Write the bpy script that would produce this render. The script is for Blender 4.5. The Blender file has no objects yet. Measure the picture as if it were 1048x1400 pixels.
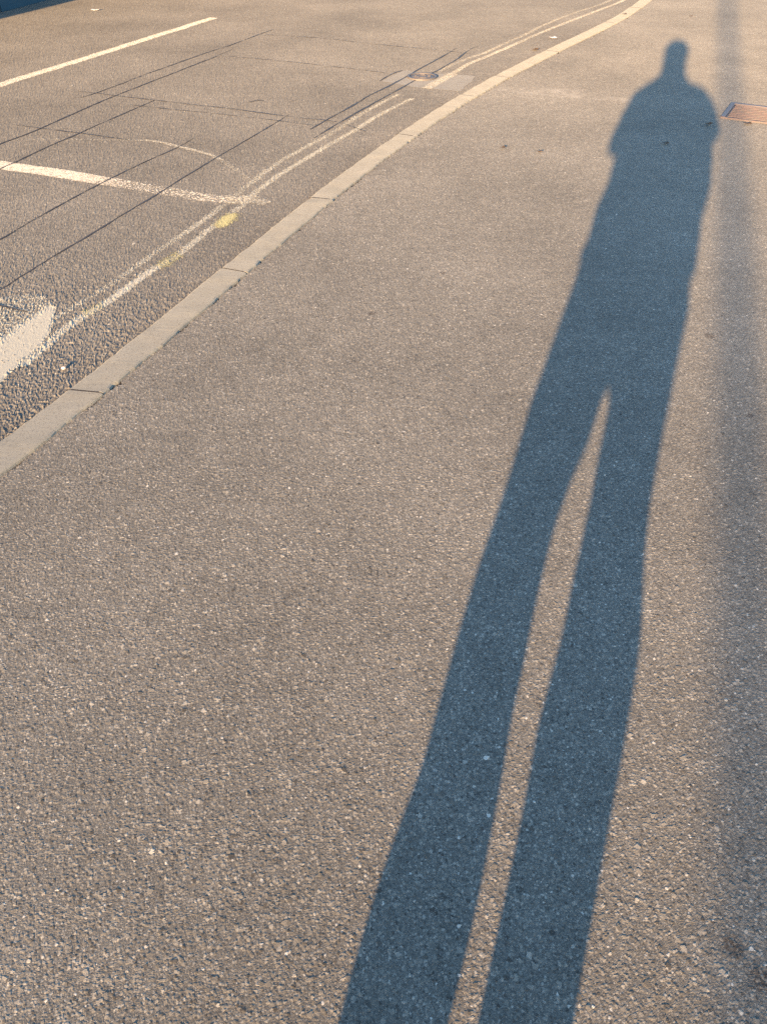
import bpy, bmesh, math, random
import numpy as np
from mathutils import Vector, Matrix, noise as mnoise

random.seed(7)
rng = np.random.default_rng(7)
R = math.radians

# ------------------------------------------------------------------ camera, sky, sun, exposure
sc = bpy.context.scene
COL = sc.collection
CAM_H = 1.40
FPX = 1051.0                       # focal length in pixels of the 1048x1400 photograph
PITCH = math.atan2(700 + 220, FPX)  # downward tilt
SUN_AZ = R(18.3)                   # direction the light travels, clockwise from +Y
SUN_EL = R(10.93)

cam_d = bpy.data.cameras.new('camera')
cam_d.sensor_fit = 'HORIZONTAL'
cam_d.sensor_width = 36.0
cam_d.lens = 36.0 * FPX / 1048.0
cam_d.clip_start = 0.02
cam_d.clip_end = 3000
cam = bpy.data.objects.new('camera', cam_d)
cam.location = (0, 0, CAM_H)
cam.rotation_euler = (math.pi / 2 - PITCH, 0, 0)
COL.objects.link(cam)
sc.camera = cam

w = bpy.data.worlds.new('World')
sc.world = w
w.use_nodes = True
wn = w.node_tree
sky = wn.nodes.new('ShaderNodeTexSky')
sky.sky_type = 'NISHITA'
sky.sun_disc = False
sky.sun_elevation = SUN_EL
sky.sun_rotation = math.pi + SUN_AZ
sky.air_density = 1.0
sky.dust_density = 0.5
sky.ozone_density = 2.4
wn.links.new(sky.outputs[0], wn.nodes['Background'].inputs[0])
wn.nodes['Background'].inputs[1].default_value = 0.105

sun_d = bpy.data.lights.new('sun', 'SUN')
sun_d.energy = 5.0
sun_d.angle = R(0.53)
sun_d.color = (1.0, 0.605, 0.295)
sun = bpy.data.objects.new('sun', sun_d)
sdir = Vector((math.sin(SUN_AZ) * math.cos(SUN_EL), math.cos(SUN_AZ) * math.cos(SUN_EL), -math.sin(SUN_EL)))
sun.rotation_euler = sdir.to_track_quat('-Z', 'Y').to_euler()
sun.location = (-8, -24, 8)
COL.objects.link(sun)

sc.view_settings.view_transform = 'Standard'
sc.view_settings.look = 'None'
sc.view_settings.gamma = 1.0
sc.view_settings.use_curve_mapping = False
sc.view_settings.exposure = 1.97
sc.cycles.use_denoising = False
sc.cycles.max_bounces = 6

Z_ROAD = -0.03

# ------------------------------------------------------------------ helpers
def ground(px, py, z=0.0):
    """place on the pavement (z=0) or road seen at a spot of the photograph, worked out from the camera once"""
    h = CAM_H - z
    dx = (px - 524) / FPX
    dy = -(py - 700) / FPX
    Y = math.cos(PITCH) + dy * math.sin(PITCH)
    Z = -math.sin(PITCH) + dy * math.cos(PITCH)
    t = -h / Z
    return (dx * t, Y * t)

def tag(o, label=None, cat=None, group=None, kind=None):
    if label: o['label'] = label
    if cat: o['category'] = cat
    if group: o['group'] = group
    if kind: o['kind'] = kind
    return o

def link_mesh(name, verts, faces, mat, parent=None, smooth=False):
    me = bpy.data.meshes.new(name)
    me.from_pydata([tuple(v) for v in verts], [], faces)
    me.update()
    if mat: me.materials.append(mat)
    if smooth:
        for p in me.polygons: p.use_smooth = True
    o = bpy.data.objects.new(name, me)
    COL.objects.link(o)
    if parent: o.parent = parent
    return o

def link_bm(name, bm, mat, parent=None, smooth=False):
    me = bpy.data.meshes.new(name)
    bmesh.ops.recalc_face_normals(bm, faces=bm.faces)
    bm.to_mesh(me); bm.free()
    if mat: me.materials.append(mat)
    if smooth:
        for p in me.polygons: p.use_smooth = True
    o = bpy.data.objects.new(name, me)
    COL.objects.link(o)
    if parent: o.parent = parent
    return o

def empty(name, loc=(0, 0, 0), rz=0.0):
    o = bpy.data.objects.new(name, None)
    o.empty_display_size = 0.1
    o.location = loc
    o.rotation_euler = (0, 0, rz)
    COL.objects.link(o)
    return o

class NT:
    """small node-tree helper"""
    def __init__(self, name):
        self.m = bpy.data.materials.new(name)
        self.m.use_nodes = True
        self.t = self.m.node_tree
        self.bsdf = self.t.nodes['Principled BSDF']
        self.out = self.t.nodes['Material Output']
        g = self.t.nodes.new('ShaderNodeNewGeometry')
        mul = self.t.nodes.new('ShaderNodeVectorMath'); mul.operation = 'MULTIPLY'
        self.t.links.new(g.outputs['Position'], mul.inputs[0])
        mul.inputs[1].default_value = (1, 1, 0)
        self.pos = mul.outputs[0]
        self.pos3 = g.outputs['Position']
    def put(self, sock, v):
        if isinstance(v, (int, float)): sock.default_value = v
        elif isinstance(v, (tuple, list)):
            sock.default_value = tuple(v) if len(sock.default_value) == len(v) else tuple(v) + (1.0,)
        else: self.t.links.new(v, sock)
    def math(self, op, a, b=0.0, c=None, clamp=False):
        n = self.t.nodes.new('ShaderNodeMath'); n.operation = op; n.use_clamp = clamp
        self.put(n.inputs[0], a); self.put(n.inputs[1], b)
        if c is not None: self.put(n.inputs[2], c)
        return n.outputs[0]
    def vmath(self, op, a, b=(0, 0, 0)):
        n = self.t.nodes.new('ShaderNodeVectorMath'); n.operation = op
        self.put(n.inputs[0], a)
        if op == 'SCALE': self.put(n.inputs[3], b)
        else: self.put(n.inputs[1], b)
        return n.outputs['Value'] if op in ('DOT_PRODUCT', 'LENGTH', 'DISTANCE') else n.outputs[0]
    def noise(self, scale, detail=3.0, rough=0.5, vec=None, color=False):
        n = self.t.nodes.new('ShaderNodeTexNoise'); n.noise_dimensions = '3D'
        n.inputs['Scale'].default_value = scale; n.inputs['Detail'].default_value = detail
        n.inputs['Roughness'].default_value = rough
        self.t.links.new(vec or self.pos, n.inputs['Vector'])
        return n.outputs['Color' if color else 'Fac']
    def vor(self, scale, vec=None, feature='F1'):
        n = self.t.nodes.new('ShaderNodeTexVoronoi'); n.voronoi_dimensions = '2D'; n.feature = feature
        n.inputs['Scale'].default_value = scale
        self.t.links.new(vec or self.pos, n.inputs['Vector'])
        return n
    def rng(self, v, a, b, c=0.0, d=1.0, smooth=False):
        n = self.t.nodes.new('ShaderNodeMapRange')
        n.interpolation_type = 'SMOOTHSTEP' if smooth else 'LINEAR'
        n.clamp = True
        self.put(n.inputs['Value'], v)
        for k, x in zip(('From Min', 'From Max', 'To Min', 'To Max'), (a, b, c, d)):
            self.put(n.inputs[k], x)
        return n.outputs['Result']
    def mix(self, f, a, b, mode='MIX'):
        n = self.t.nodes.new('ShaderNodeMix'); n.data_type = 'RGBA'; n.blend_type = mode
        self.put(n.inputs[0], f); self.put(n.inputs[6], a); self.put(n.inputs[7], b)
        return n.outputs[2]
    def sep(self, c):
        n = self.t.nodes.new('ShaderNodeSeparateColor'); self.put(n.inputs[0], c)
        return n.outputs[0], n.outputs[1], n.outputs[2]
    def ramp(self, f, stops):
        n = self.t.nodes.new('ShaderNodeValToRGB'); self.put(n.inputs[0], f)
        e = n.color_ramp.elements
        while len(e) < len(stops): e.new(0.5)
        for q, (p, c) in zip(e, stops):
            q.position = p; q.color = tuple(c) + (1.0,)
        return n.outputs[0]
    def bump(self, h, strength=1.0, dist=0.01):
        n = self.t.nodes.new('ShaderNodeBump')
        n.inputs['Strength'].default_value = strength; n.inputs['Distance'].default_value = dist
        self.put(n.inputs['Height'], h)
        self.t.links.new(n.outputs[0], self.bsdf.inputs['Normal'])
    def set(self, **k):
        names = dict(color='Base Color', rough='Roughness', metal='Metallic', spec='Specular IOR Level',
                     drough='Diffuse Roughness', alpha='Alpha')
        for a, v in k.items(): self.put(self.bsdf.inputs[names[a]], v)
        return self.m

def cells(n, scale, tilt, warp=0.45, lo=0.20, hi=0.42):
    """stones of a chip size: mask, height (units of chip), three random numbers per stone"""
    wv = n.vmath('SCALE', n.vmath('SUBTRACT', n.noise(scale * 1.7, 1.0, 0.5, color=True), (0.5, 0.5, 0.5)), warp / scale * 1.6)
    wv = n.vmath('MULTIPLY', wv, (1, 1, 0))
    p = n.vmath('ADD', n.pos, wv)
    v = n.vor(scale, p)
    r, g, b = n.sep(v.outputs['Color'])
    d = v.outputs['Distance']
    rad = n.math('MULTIPLY_ADD', n.math('MULTIPLY', b, g), 0.45, lo)
    mask = n.rng(n.math('SUBTRACT', d, rad), 0.0, hi - lo, 1.0, 0.0)
    off = n.vmath('SUBTRACT', n.vmath('SCALE', p, scale), n.vmath('SCALE', v.outputs['Position'], scale))
    rd = n.vmath('SUBTRACT', v.outputs['Color'], (0.5, 0.5, 0.5))
    rd = n.vmath('MULTIPLY', rd, (1, 1, 0))
    t = n.math('MULTIPLY', n.vmath('DOT_PRODUCT', off, rd), tilt)
    h = n.math('MULTIPLY', n.math('ADD', n.math('MULTIPLY_ADD', b, 0.7, 0.3), t), mask)
    return mask, h, r, g, b

TINT = (1.0, 1.03, 0.955)

def relief(n, s1, tilt=1.6, fine_amp=0.45, cover=1.0, big_cover=0.12):
    """stones in binder: a few large chips, the main chips, grit; returns what colour and height need"""
    m1, h1, r1, g1, b1 = cells(n, s1, tilt)
    m2, h2, r2, g2, b2 = cells(n, s1 * 2.4, tilt)
    m0, h0, r0, g0, b0 = cells(n, s1 * 0.62, tilt, lo=0.24, hi=0.36)
    fine = n.noise(s1 * 5.0, 2.0, 0.6)
    mid = n.noise(14.0, 4.0, 0.65)
    clus = n.noise(38.0, 2.0, 0.6)
    lim = n.math('MULTIPLY_ADD', clus, 0.5, 0.37 - 0.5 * cover)           # chips stand closer in some spots than in others
    pres = n.rng(n.math('SUBTRACT', g1, lim), 0.0, 0.04)
    p0 = n.rng(g0, 1.0 - big_cover, 1.02 - big_cover)
    m1 = n.math('MULTIPLY', m1, pres); h1 = n.math('MULTIPLY', h1, pres)
    m0 = n.math('MULTIPLY', m0, p0); h0 = n.math('MULTIPLY', h0, p0)
    hh = n.math('MAXIMUM', n.math('MAXIMUM', h1, n.math('MULTIPLY', h2, fine_amp)), n.math('MULTIPLY', h0, 1.15))
    hh = n.math('ADD', hh, n.math('MULTIPLY', fine, 0.22))
    hh = n.math('ADD', hh, n.math('MULTIPLY', mid, 0.5))
    return dict(m0=m0, m1=m1, m2=m2, r0=r0, r1=r1, r2=r2, b1=b1, h1=h1, fine=fine, mid=mid, hh=hh)

def displace(n, hh, A, sheet_=False):
    disp = n.t.nodes.new('ShaderNodeDisplacement')
    if sheet_:
        nr_ = n.t.nodes.new('ShaderNodeAttribute'); nr_.attribute_name = 'near'
        hh = n.math('MULTIPLY_ADD', n.math('SUBTRACT', hh, 0.78), nr_.outputs['Fac'], 0.78)
    n.put(disp.inputs['Height'], n.math('MULTIPLY', hh, A))
    disp.inputs['Midlevel'].default_value = 0.0
    disp.inputs['Scale'].default_value = 1.0
    n.t.links.new(disp.outputs[0], n.out.inputs['Displacement'])
    n.m.displacement_method = 'DISPLACEMENT'

def asphalt(name, s1, amp, stone_stops, binder, tilt=1.6, extra=None, coarse=None, cover=1.0, big_cover=0.12):
    n = NT(name)
    q = relief(n, s1, tilt, 0.45, cover, big_cover)
    big = n.noise(0.9, 4.0, 0.6)
    bind = n.mix(n.rng(q['fine'], 0.3, 0.7), binder, tuple(c * 1.7 for c in binder))
    col = n.mix(n.math('MULTIPLY', q['m2'], 0.85), bind, n.ramp(q['r2'], stone_stops))
    col = n.mix(n.math('MULTIPLY', q['m1'], 0.95), col, n.ramp(q['r1'], stone_stops))
    col = n.mix(n.math('MULTIPLY', q['m0'], 0.95), col, n.ramp(q['r0'], stone_stops))
    # dust and wear: broad, shapeless tone changes of the surface itself
    tone = n.rng(n.math('ADD', n.math('MULTIPLY', big, 0.65), n.math('MULTIPLY', q['mid'], 0.35)), 0.36, 0.64, 0.80, 1.2)
    col = n.vmath('MULTIPLY', n.vmath('SCALE', col, tone), TINT)
    if extra: col = extra(n, col)
    n.set(color=col, rough=0.85, spec=0.25, drough=0.32)
    n.bump(q['fine'], 0.6, 0.0013 if s1 > 120 else 0.0018)
    displace(n, q['hh'], coarse(n, amp) if coarse is not None else amp, True)
    return n.m

# ------------------------------------------------------------------ kerb line
KERB_ROAD = [(0, 605), (50, 565), (103.5, 527), (160, 487), (200, 450), (240.5, 417), (284, 382), (305, 367), (355, 325), (400, 289), (440, 255), (490, 220), (540, 184), (590, 155), (630, 127.5), (680, 102.5), (750, 65), (830, 28), (870, 0)]
KERB_WALK = [(0, 654), (27, 629), (77, 589), (130, 540), (143.6, 532), (187, 495), (234, 457), (297, 405), (336, 375), (400, 321), (475, 260), (562, 185), (645, 134), (685, 114), (750, 77.5), (835, 35), (887.5, 0)]
def _offset(px, side):
    P = np.array([ground(*p) for p in px]); T = np.gradient(P, axis=0); T /= np.linalg.norm(T, axis=1)[:, None]
    return P + np.stack([T[:, 1], -T[:, 0]], 1) * side
_c = np.concatenate([_offset(KERB_ROAD, 0.062), _offset(KERB_WALK, -0.062)])
_fit = np.polynomial.Polynomial.fit(_c[:, 1], _c[:, 0], 5)
_y = np.linspace(1.8, 10.3, 171)
_p = np.stack([_fit(_y), _y], 1)
_t0 = (_p[4] - _p[0]) / np.linalg.norm(_p[4] - _p[0]); _t1 = (_p[-1] - _p[-9]) / np.linalg.norm(_p[-1] - _p[-9])
KP = np.concatenate([_p[0] - _t0 * np.arange(10, 0, -0.1)[:, None], _p, _p[-1] + _t1 * np.arange(0.1, 45, 0.1)[:, None]])
KS = np.concatenate([[0], np.cumsum(np.linalg.norm(np.diff(KP, axis=0), axis=1))])
def kerb_at(s_):
    return np.array([np.interp(s_, KS, KP[:, 0]), np.interp(s_, KS, KP[:, 1])])
_js = [float(np.interp(ground(*p)[1], KP[:, 1], KS)) for p in ((117, 536), (320, 370), (440, 272), (553, 185), (638, 131), (690, 105), (757, 70), (832, 31))]
JOINTS = [_js[0] - 1.03 * k for k in range(9, 0, -1)] + _js + [_js[-1] + 1.05 * k for k in range(1, 38)]
KW = 0.065                          # half the width of a stone

def kerb_side(X, Y):
    """signed distance from the kerb's middle, positive on the pavement"""
    xc = np.interp(Y, KP[:, 1], KP[:, 0])
    lo = Y < KP[0, 1]; hi = Y > KP[-1, 1]
    s0 = (KP[1] - KP[0]); s1 = (KP[-1] - KP[-2])
    xc = np.where(lo, KP[0, 0] + (Y - KP[0, 1]) * s0[0] / s0[1], xc)
    xc = np.where(hi, KP[-1, 0] + (Y - KP[-1, 1]) * s1[0] / s1[1], xc)
    return (X - xc) / np.sqrt(1 + kerb_slope(Y) ** 2)

def kerb_slope(Y):
    yy = np.linspace(KP[0, 1], KP[-1, 1], 501)
    return np.interp(Y, yy, np.gradient(np.interp(yy, KP[:, 1], KP[:, 0]), yy))

# ------------------------------------------------------------------ ground sheets
def sheet_grid():
    """one grid over the ground, fine near the walker and coarser with distance"""
    ys = [-400, -120, -40, -15, -6, -3, -1.5, -0.6, -0.1]
    py = 1500.0
    while py > -150:
        ys.append(ground(524, py)[1]); py -= 1.35 if py > 640 else 2.0
    ys += [45, 60, 90, 150, 300, 700]
    ys = np.array(sorted(ys))
    depth = np.maximum(ys, 0.2) * math.cos(PITCH) + CAM_H * math.sin(PITCH)
    W = depth * 524 / FPX
    side = np.array([1.18, 1.21, 1.25, 1.3, 1.36, 1.43, 1.52, 1.62, 1.75, 1.9, 2.1, 2.4, 2.8, 3.3, 4, 5, 6.5, 8, 12, 20, 60])
    s = np.concatenate([-side[::-1], np.linspace(-1.16, 1.16, 800), side])
    X = W[:, None] * s[None, :]
    Y = np.repeat(ys[:, None], len(s), 1)
    fine = (np.abs(s)[None, :] < 1.159) & (ys[:, None] > 0.12) & (ys[:, None] < 40)
    return X, Y, fine

GX, GY, GF = sheet_grid()

def vnoise(x, y, f, seed):
    r = np.random.default_rng(seed).random((256, 256))
    xf, yf = x * f, y * f
    xi, yi = np.floor(xf).astype(int), np.floor(yf).astype(int)
    tx, ty = xf - xi, yf - yi
    tx = tx * tx * (3 - 2 * tx); ty = ty * ty * (3 - 2 * ty)
    a = r[xi % 256, yi % 256]; b = r[(xi + 1) % 256, yi % 256]
    c = r[xi % 256, (yi + 1) % 256]; d = r[(xi + 1) % 256, (yi + 1) % 256]
    return (a * (1 - tx) + b * tx) * (1 - ty) + (c * (1 - tx) + d * tx) * ty

SHEETS = {}
def sheet(name, keep, z, mat, sgn):
    ny, nx = GX.shape
    idx = np.arange(ny * nx).reshape(ny, nx)
    q = np.stack([idx[:-1, :-1], idx[:-1, 1:], idx[1:, 1:], idx[1:, :-1]], -1).reshape(-1, 4)
    cx = (GX[:-1, :-1] + GX[1:, 1:]) / 2; cy = (GY[:-1, :-1] + GY[1:, 1:]) / 2
    k = keep(cx, cy).reshape(-1)
    # wide cells far from the walker: keep every cell that reaches the kerb, then draw its corners in under the stones
    gx = GX.copy()
    wide = ~GF
    sidev = kerb_side(GX, GY)
    over = (sidev < 0) if sgn > 0 else (sidev > 0)
    nearv = np.abs(sidev) < 400
    fq = GF.reshape(-1)[q].all(1)
    k = np.where(fq, k, (~over).reshape(-1)[q].any(1))
    pull = wide & over & nearv
    gx[pull] = GX[pull] - sidev[pull] * np.sqrt(1 + kerb_slope(GY[pull]) ** 2)
    q = q[k]
    used = np.unique(q)
    remap = np.zeros(ny * nx, dtype=np.int64); remap[used] = np.arange(len(used))
    q = remap[q]
    x = gx.reshape(-1)[used]; y = GY.reshape(-1)[used]; fv = GF.reshape(-1)[used]
    zz = np.full(len(used), z)
    co = np.stack([x, y, zz], 1).astype(np.float32)
    me = bpy.data.meshes.new(name)
    me.vertices.add(len(co)); me.vertices.foreach_set('co', co.reshape(-1))
    me.loops.add(len(q) * 4); me.loops.foreach_set('vertex_index', q.reshape(-1).astype(np.int32))
    me.polygons.add(len(q)); me.polygons.foreach_set('loop_start', (np.arange(len(q)) * 4).astype(np.int32))
    me.update(calc_edges=True)
    me.polygons.foreach_set('use_smooth', np.zeros(len(q), dtype=bool))
    me.materials.append(mat)
    o = bpy.data.objects.new(name, me)
    COL.objects.link(o)
    SHEETS[name] = (x, y, q)
    fa = me.attributes.new('near', 'FLOAT', 'POINT'); fa.data.foreach_set('value', fv.astype(np.float32))
    return tag(o, kind='structure')

WALK_STONES = [(0.0, (0.075, 0.072, 0.07)), (0.22, (0.15, 0.143, 0.134)), (0.5, (0.222, 0.21, 0.195)),
               (0.80, (0.295, 0.28, 0.26)), (0.95, (0.37, 0.352, 0.33)), (0.99, (0.44, 0.425, 0.40)), (1.0, (0.66, 0.64, 0.62))]
ROAD_STONES = [(p, tuple(0.85 * c for c in q)) for p, q in [(0.0, (0.10, 0.098, 0.095)), (0.3, (0.19, 0.180, 0.168)), (0.6, (0.25, 0.236, 0.218)),
               (0.93, (0.31, 0.295, 0.27)), (0.99, (0.36, 0.345, 0.32)), (1.0, (0.60, 0.58, 0.55))]]

def walk_marks(n, col):
    # pale dust smear and two oil drips on the pavement
    def blob(c, rx, ry, rot, soft=0.5):
        v = n.vmath('SUBTRACT', n.pos, (c[0], c[1], 0))
        a = n.vmath('DOT_PRODUCT', v, (math.cos(rot) / rx, math.sin(rot) / rx, 0))
        b = n.vmath('DOT_PRODUCT', v, (-math.sin(rot) / ry, math.cos(rot) / ry, 0))
        d = n.math('SQRT', n.math('ADD', n.math('MULTIPLY', a, a), n.math('MULTIPLY', b, b)))
        return n.rng(d, 1.0 - soft, 1.0 + soft, 1.0, 0.0, smooth=True)
    nz = n.noise(9.0, 4.0, 0.6)
    dust = n.math('MULTIPLY', n.math('MAXIMUM', blob(ground(742, 124), 0.30, 0.10, -0.15), blob(ground(800, 131), 0.35, 0.07, -0.35)), n.rng(nz, 0.40, 0.62))
    col = n.mix(n.math('MULTIPLY', dust, 0.5), col, (0.36, 0.36, 0.325))
    dz = n.noise(160.0, 2.0, 0.6)
    for p, r_ in (((1000, 1292), 0.016), ((1042, 1340), 0.02), ((508, 427), 0.014), ((605, 372), 0.012), ((970, 458), 0.02), ((1026, 567), 0.012)):
        st = n.math('MULTIPLY', blob(ground(*p), r_, r_ * 1.1, 0.3, 0.6), n.rng(dz, 0.35, 0.6))
        col = n.mix(n.math('MULTIPLY', st, 0.8), col, (0.045, 0.032, 0.025))
    return col

M_walk = asphalt('pavement_asphalt', 185.0, 0.00075, WALK_STONES, (0.115, 0.112, 0.108), tilt=1.6, extra=walk_marks, cover=0.55, big_cover=0.07)

def road_coarse(n, amp):
    # the strip along the gutter has lost its fines: deeper relief near the walker
    g = n.noise(2.0, 2.0, 0.5)
    v = n.vmath('SUBTRACT', n.pos, (-1.35, 2.3, 0))
    dd = n.vmath('LENGTH', v)
    near = n.rng(n.math('ADD', dd, n.math('MULTIPLY', g, 0.8)), 0.5, 2.0, 1.0, 0.0, smooth=True)
    return n.math('MULTIPLY_ADD', near, 0.0020, amp)

ROAD_S, ROAD_AMP, ROAD_TILT, ROAD_COVER, ROAD_BIG = 135.0, 0.0012, 1.5, 0.90, 0.06
M_road = asphalt('road_asphalt', ROAD_S, ROAD_AMP, ROAD_STONES, (0.095, 0.093, 0.092), tilt=ROAD_TILT, coarse=road_coarse, cover=ROAD_COVER, big_cover=ROAD_BIG)

def walk_keep(cx, cy):
    s = kerb_side(cx, cy)
    gap = (vnoise(cx, cy, 22.0, 3) - 0.52) * 0.026 + (vnoise(cx, cy, 60.0, 4) - 0.5) * 0.012 + (vnoise(cx, cy, 4.0, 5) - 0.5) * 0.014
    return s > KW + gap - 0.002

sidewalk = sheet('sidewalk', walk_keep, -0.004, M_walk, 1)
road = sheet('road', lambda x, y: kerb_side(x, y) < -KW + 0.012, Z_ROAD, M_road, -1)

nb = NT('sub_base_soil')
nb.set(color=nb.mix(nb.noise(60, 4, 0.6), (0.03, 0.027, 0.022), (0.07, 0.06, 0.05)), rough=0.95)
tag(link_mesh('ground', [(-900, -900, -0.08), (900, -900, -0.08), (900, 900, -0.08), (-900, 900, -0.08)], [(0, 1, 2, 3)], nb.m), kind='structure')

# ------------------------------------------------------------------ kerb stones
nk = NT('kerb_concrete')
kf = nk.noise(420, 3, 0.6); kb = nk.noise(7, 5, 0.65); ksp = nk.vor(260)
kcol = nk.ramp(nk.math('ADD', nk.math('MULTIPLY', kf, 0.5), nk.math('MULTIPLY', kb, 0.5)), [(0.25, (0.205, 0.20, 0.183)), (0.5, (0.278, 0.272, 0.25)), (0.75, (0.335, 0.328, 0.305))])
kr_, kg_, kb_ = nk.sep(ksp.outputs['Color'])
kcol = nk.mix(nk.math('MULTIPLY', nk.rng(kr_, 0.86, 0.9), 0.45), kcol, (0.13, 0.125, 0.12))
nk.bump(nk.math('ADD', nk.math('MULTIPLY', kf, 0.6), nk.math('MULTIPLY', kb, 0.6)), 0.5, 0.002)
M_kerb = nk.set(color=nk.vmath('MULTIPLY', kcol, (0.975, 1.025, 0.985)), rough=0.85, spec=0.25, drough=0.5)

kerb = tag(empty('kerb'), kind='structure')

def skew_of(j):      # the joints are not all sawn square
    return 0.014 if abs(JOINTS[j] - _js[0]) < 1e-6 else random.Random(j * 7 + 1).uniform(-0.008, 0.008)

def joint_filler(j):
    V = []; F = []
    N = 8; sk = skew_of(j)
    for i in range(N + 1):
        u = KW * 0.98 * (2 * i / N - 1)
        c = kerb_at(JOINTS[j] + sk * u / KW); d = kerb_at(JOINTS[j] + 0.05) - kerb_at(JOINTS[j] - 0.05); d = d / np.linalg.norm(d)
        c = c + np.array([d[1], -d[0]]) * u
        hw = 0.0036 + 0.0012 * mnoise.noise((j * 3.3, i * 0.9, 0))
        for e in (-hw, hw): V.append((c[0] + d[0] * e, c[1] + d[1] * e, 0.0052 - (0.004 if abs(u) > KW * 0.8 else 0)))
        if i: F.append((2 * i - 2, 2 * i, 2 * i + 1, 2 * i - 1))
    V += [(x, y, -0.2) for x, y, z in V]
    M_ = 2 * (N + 1)
    for i in range(N):
        F.append((2 * i, 2 * i + M_, 2 * i + 2 + M_, 2 * i + 2)); F.append((2 * i + 1, 2 * i + 3, 2 * i + 3 + M_, 2 * i + 1 + M_))
    link_mesh('joint_filler', V, F, nb.m, kerb)

def kerb_stone(sa, sb, k):
    L = sb - sa
    rs = random.Random(k * 13 + 5)
    gap = 0.0026
    N = max(6, int(L / 0.025))
    prof = [(-KW, -0.25), (-KW, -0.014), (-KW + 0.004, -0.005), (-KW + 0.013, 0.0), (KW - 0.009, 0.0), (KW - 0.002, -0.003), (KW, -0.010), (KW, -0.25)]
    zt = 0.0050 + rs.uniform(-0.0006, 0.0006)
    side = rs.uniform(-0.004, 0.004); turn = rs.uniform(-0.004, 0.004)
    V = []; F = []
    ka, kb_ = skew_of(k), skew_of(k + 1)
    ts = [0.0, 0.006] + [0.006 + (L - 2 * gap - 0.012) * i / N for i in range(1, N)] + [L - 2 * gap - 0.006, L - 2 * gap]
    N = len(ts) - 1
    for i in range(N + 1):
        t = gap + ts[i]
        for j, (u, z) in enumerate(prof):
            ss = sa + t + (ka * (1 - t / L) + kb_ * t / L) * u / KW
            c = kerb_at(ss); d = kerb_at(ss + 0.05) - kerb_at(ss - 0.05); d = d / np.linalg.norm(d)
            nrm = np.array([d[1], -d[0]])      # towards the pavement
            chip = max(0.0, mnoise.noise((t * 16 + k * 5.7, u * 3, 7.7)) - 0.36) * 0.012
            wob = mnoise.noise((t * 9 + k * 3.1, u * 8, 1.3)) * 0.004 + mnoise.noise((t * 55 + k, u * 20, 4.3)) * 0.003
            if j in (0, 7): wob = 0; chip = 0
            p = c + nrm * (u + wob - math.copysign(chip, u) + side + turn * (t / L - 0.5) * 2)
            zz = z + zt + (mnoise.noise((t * 12 + k, u * 9, 2.2)) * 0.0012 if j in (2, 3, 4, 5) else 0)
            V.append((p[0], p[1], zz))
    P = len(prof)
    for i in range(N):
        for j in range(P - 1):
            q = i * P + j
            F.append((q, q + 1, q + P + 1, q + P))
    F.append(tuple(range(P - 1, -1, -1))); F.append(tuple(N * P + j for j in range(P)))
    o = link_mesh('kerb_stone', V, F, M_kerb, kerb)
    return o

def soil_strip():
    V = []; F = []
    ss = np.arange(JOINTS[0], JOINTS[-1], 0.06)
    for k, q in enumerate(ss):
        c = kerb_at(q); d = kerb_at(q + 0.05) - kerb_at(q - 0.05); d = d / np.linalg.norm(d); nr_ = np.array([d[1], -d[0]])
        for u in (0.03, KW + 0.05):
            p = c + nr_ * u; V.append((p[0], p[1], -0.009 + 0.003 * mnoise.noise((q * 20, u * 9, 0))))
        if k: F.append((2 * k - 2, 2 * k - 1, 2 * k + 1, 2 * k))
    return link_mesh('joint_soil', V, F, nb.m, kerb)
soil_strip()
for j in range(1, len(JOINTS) - 1): joint_filler(j)
for i in range(len(JOINTS) - 1): kerb_stone(JOINTS[i], JOINTS[i + 1], i)

# ------------------------------------------------------------------ paint and cuts on the road
def paint(name, col, wear_lo, wear_hi, wear_scale=30.0, fine=95.0, rough=0.8):
    n = NT(name)
    m1, h1, r1, g1, b1 = cells(n, fine, 1.0)
    a = n.noise(wear_scale, 5, 0.7)
    f = n.noise(fine * 2.2, 3, 0.7)
    at = n.t.nodes.new('ShaderNodeAttribute'); at.attribute_name = 'keep'
    v = n.math('ADD', n.math('ADD', n.math('MULTIPLY', a, 0.45), n.math('MULTIPLY', f, 0.45)), n.math('MULTIPLY', n.math('MULTIPLY', b1, m1), 0.22))
    v = n.math('ADD', v, n.math('SUBTRACT', at.outputs['Fac'], 0.5))
    al = n.rng(v, wear_lo, wear_hi)
    c = n.mix(n.noise(200, 3, 0.6), tuple(x * 0.85 for x in col), col)
    n.bump(n.math('ADD', n.math('MULTIPLY', h1, 0.6), n.math('MULTIPLY', f, 0.5)), 0.6, 0.003)
    return n.set(color=c, rough=rough, spec=0.3, drough=0.8, alpha=al)

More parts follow.
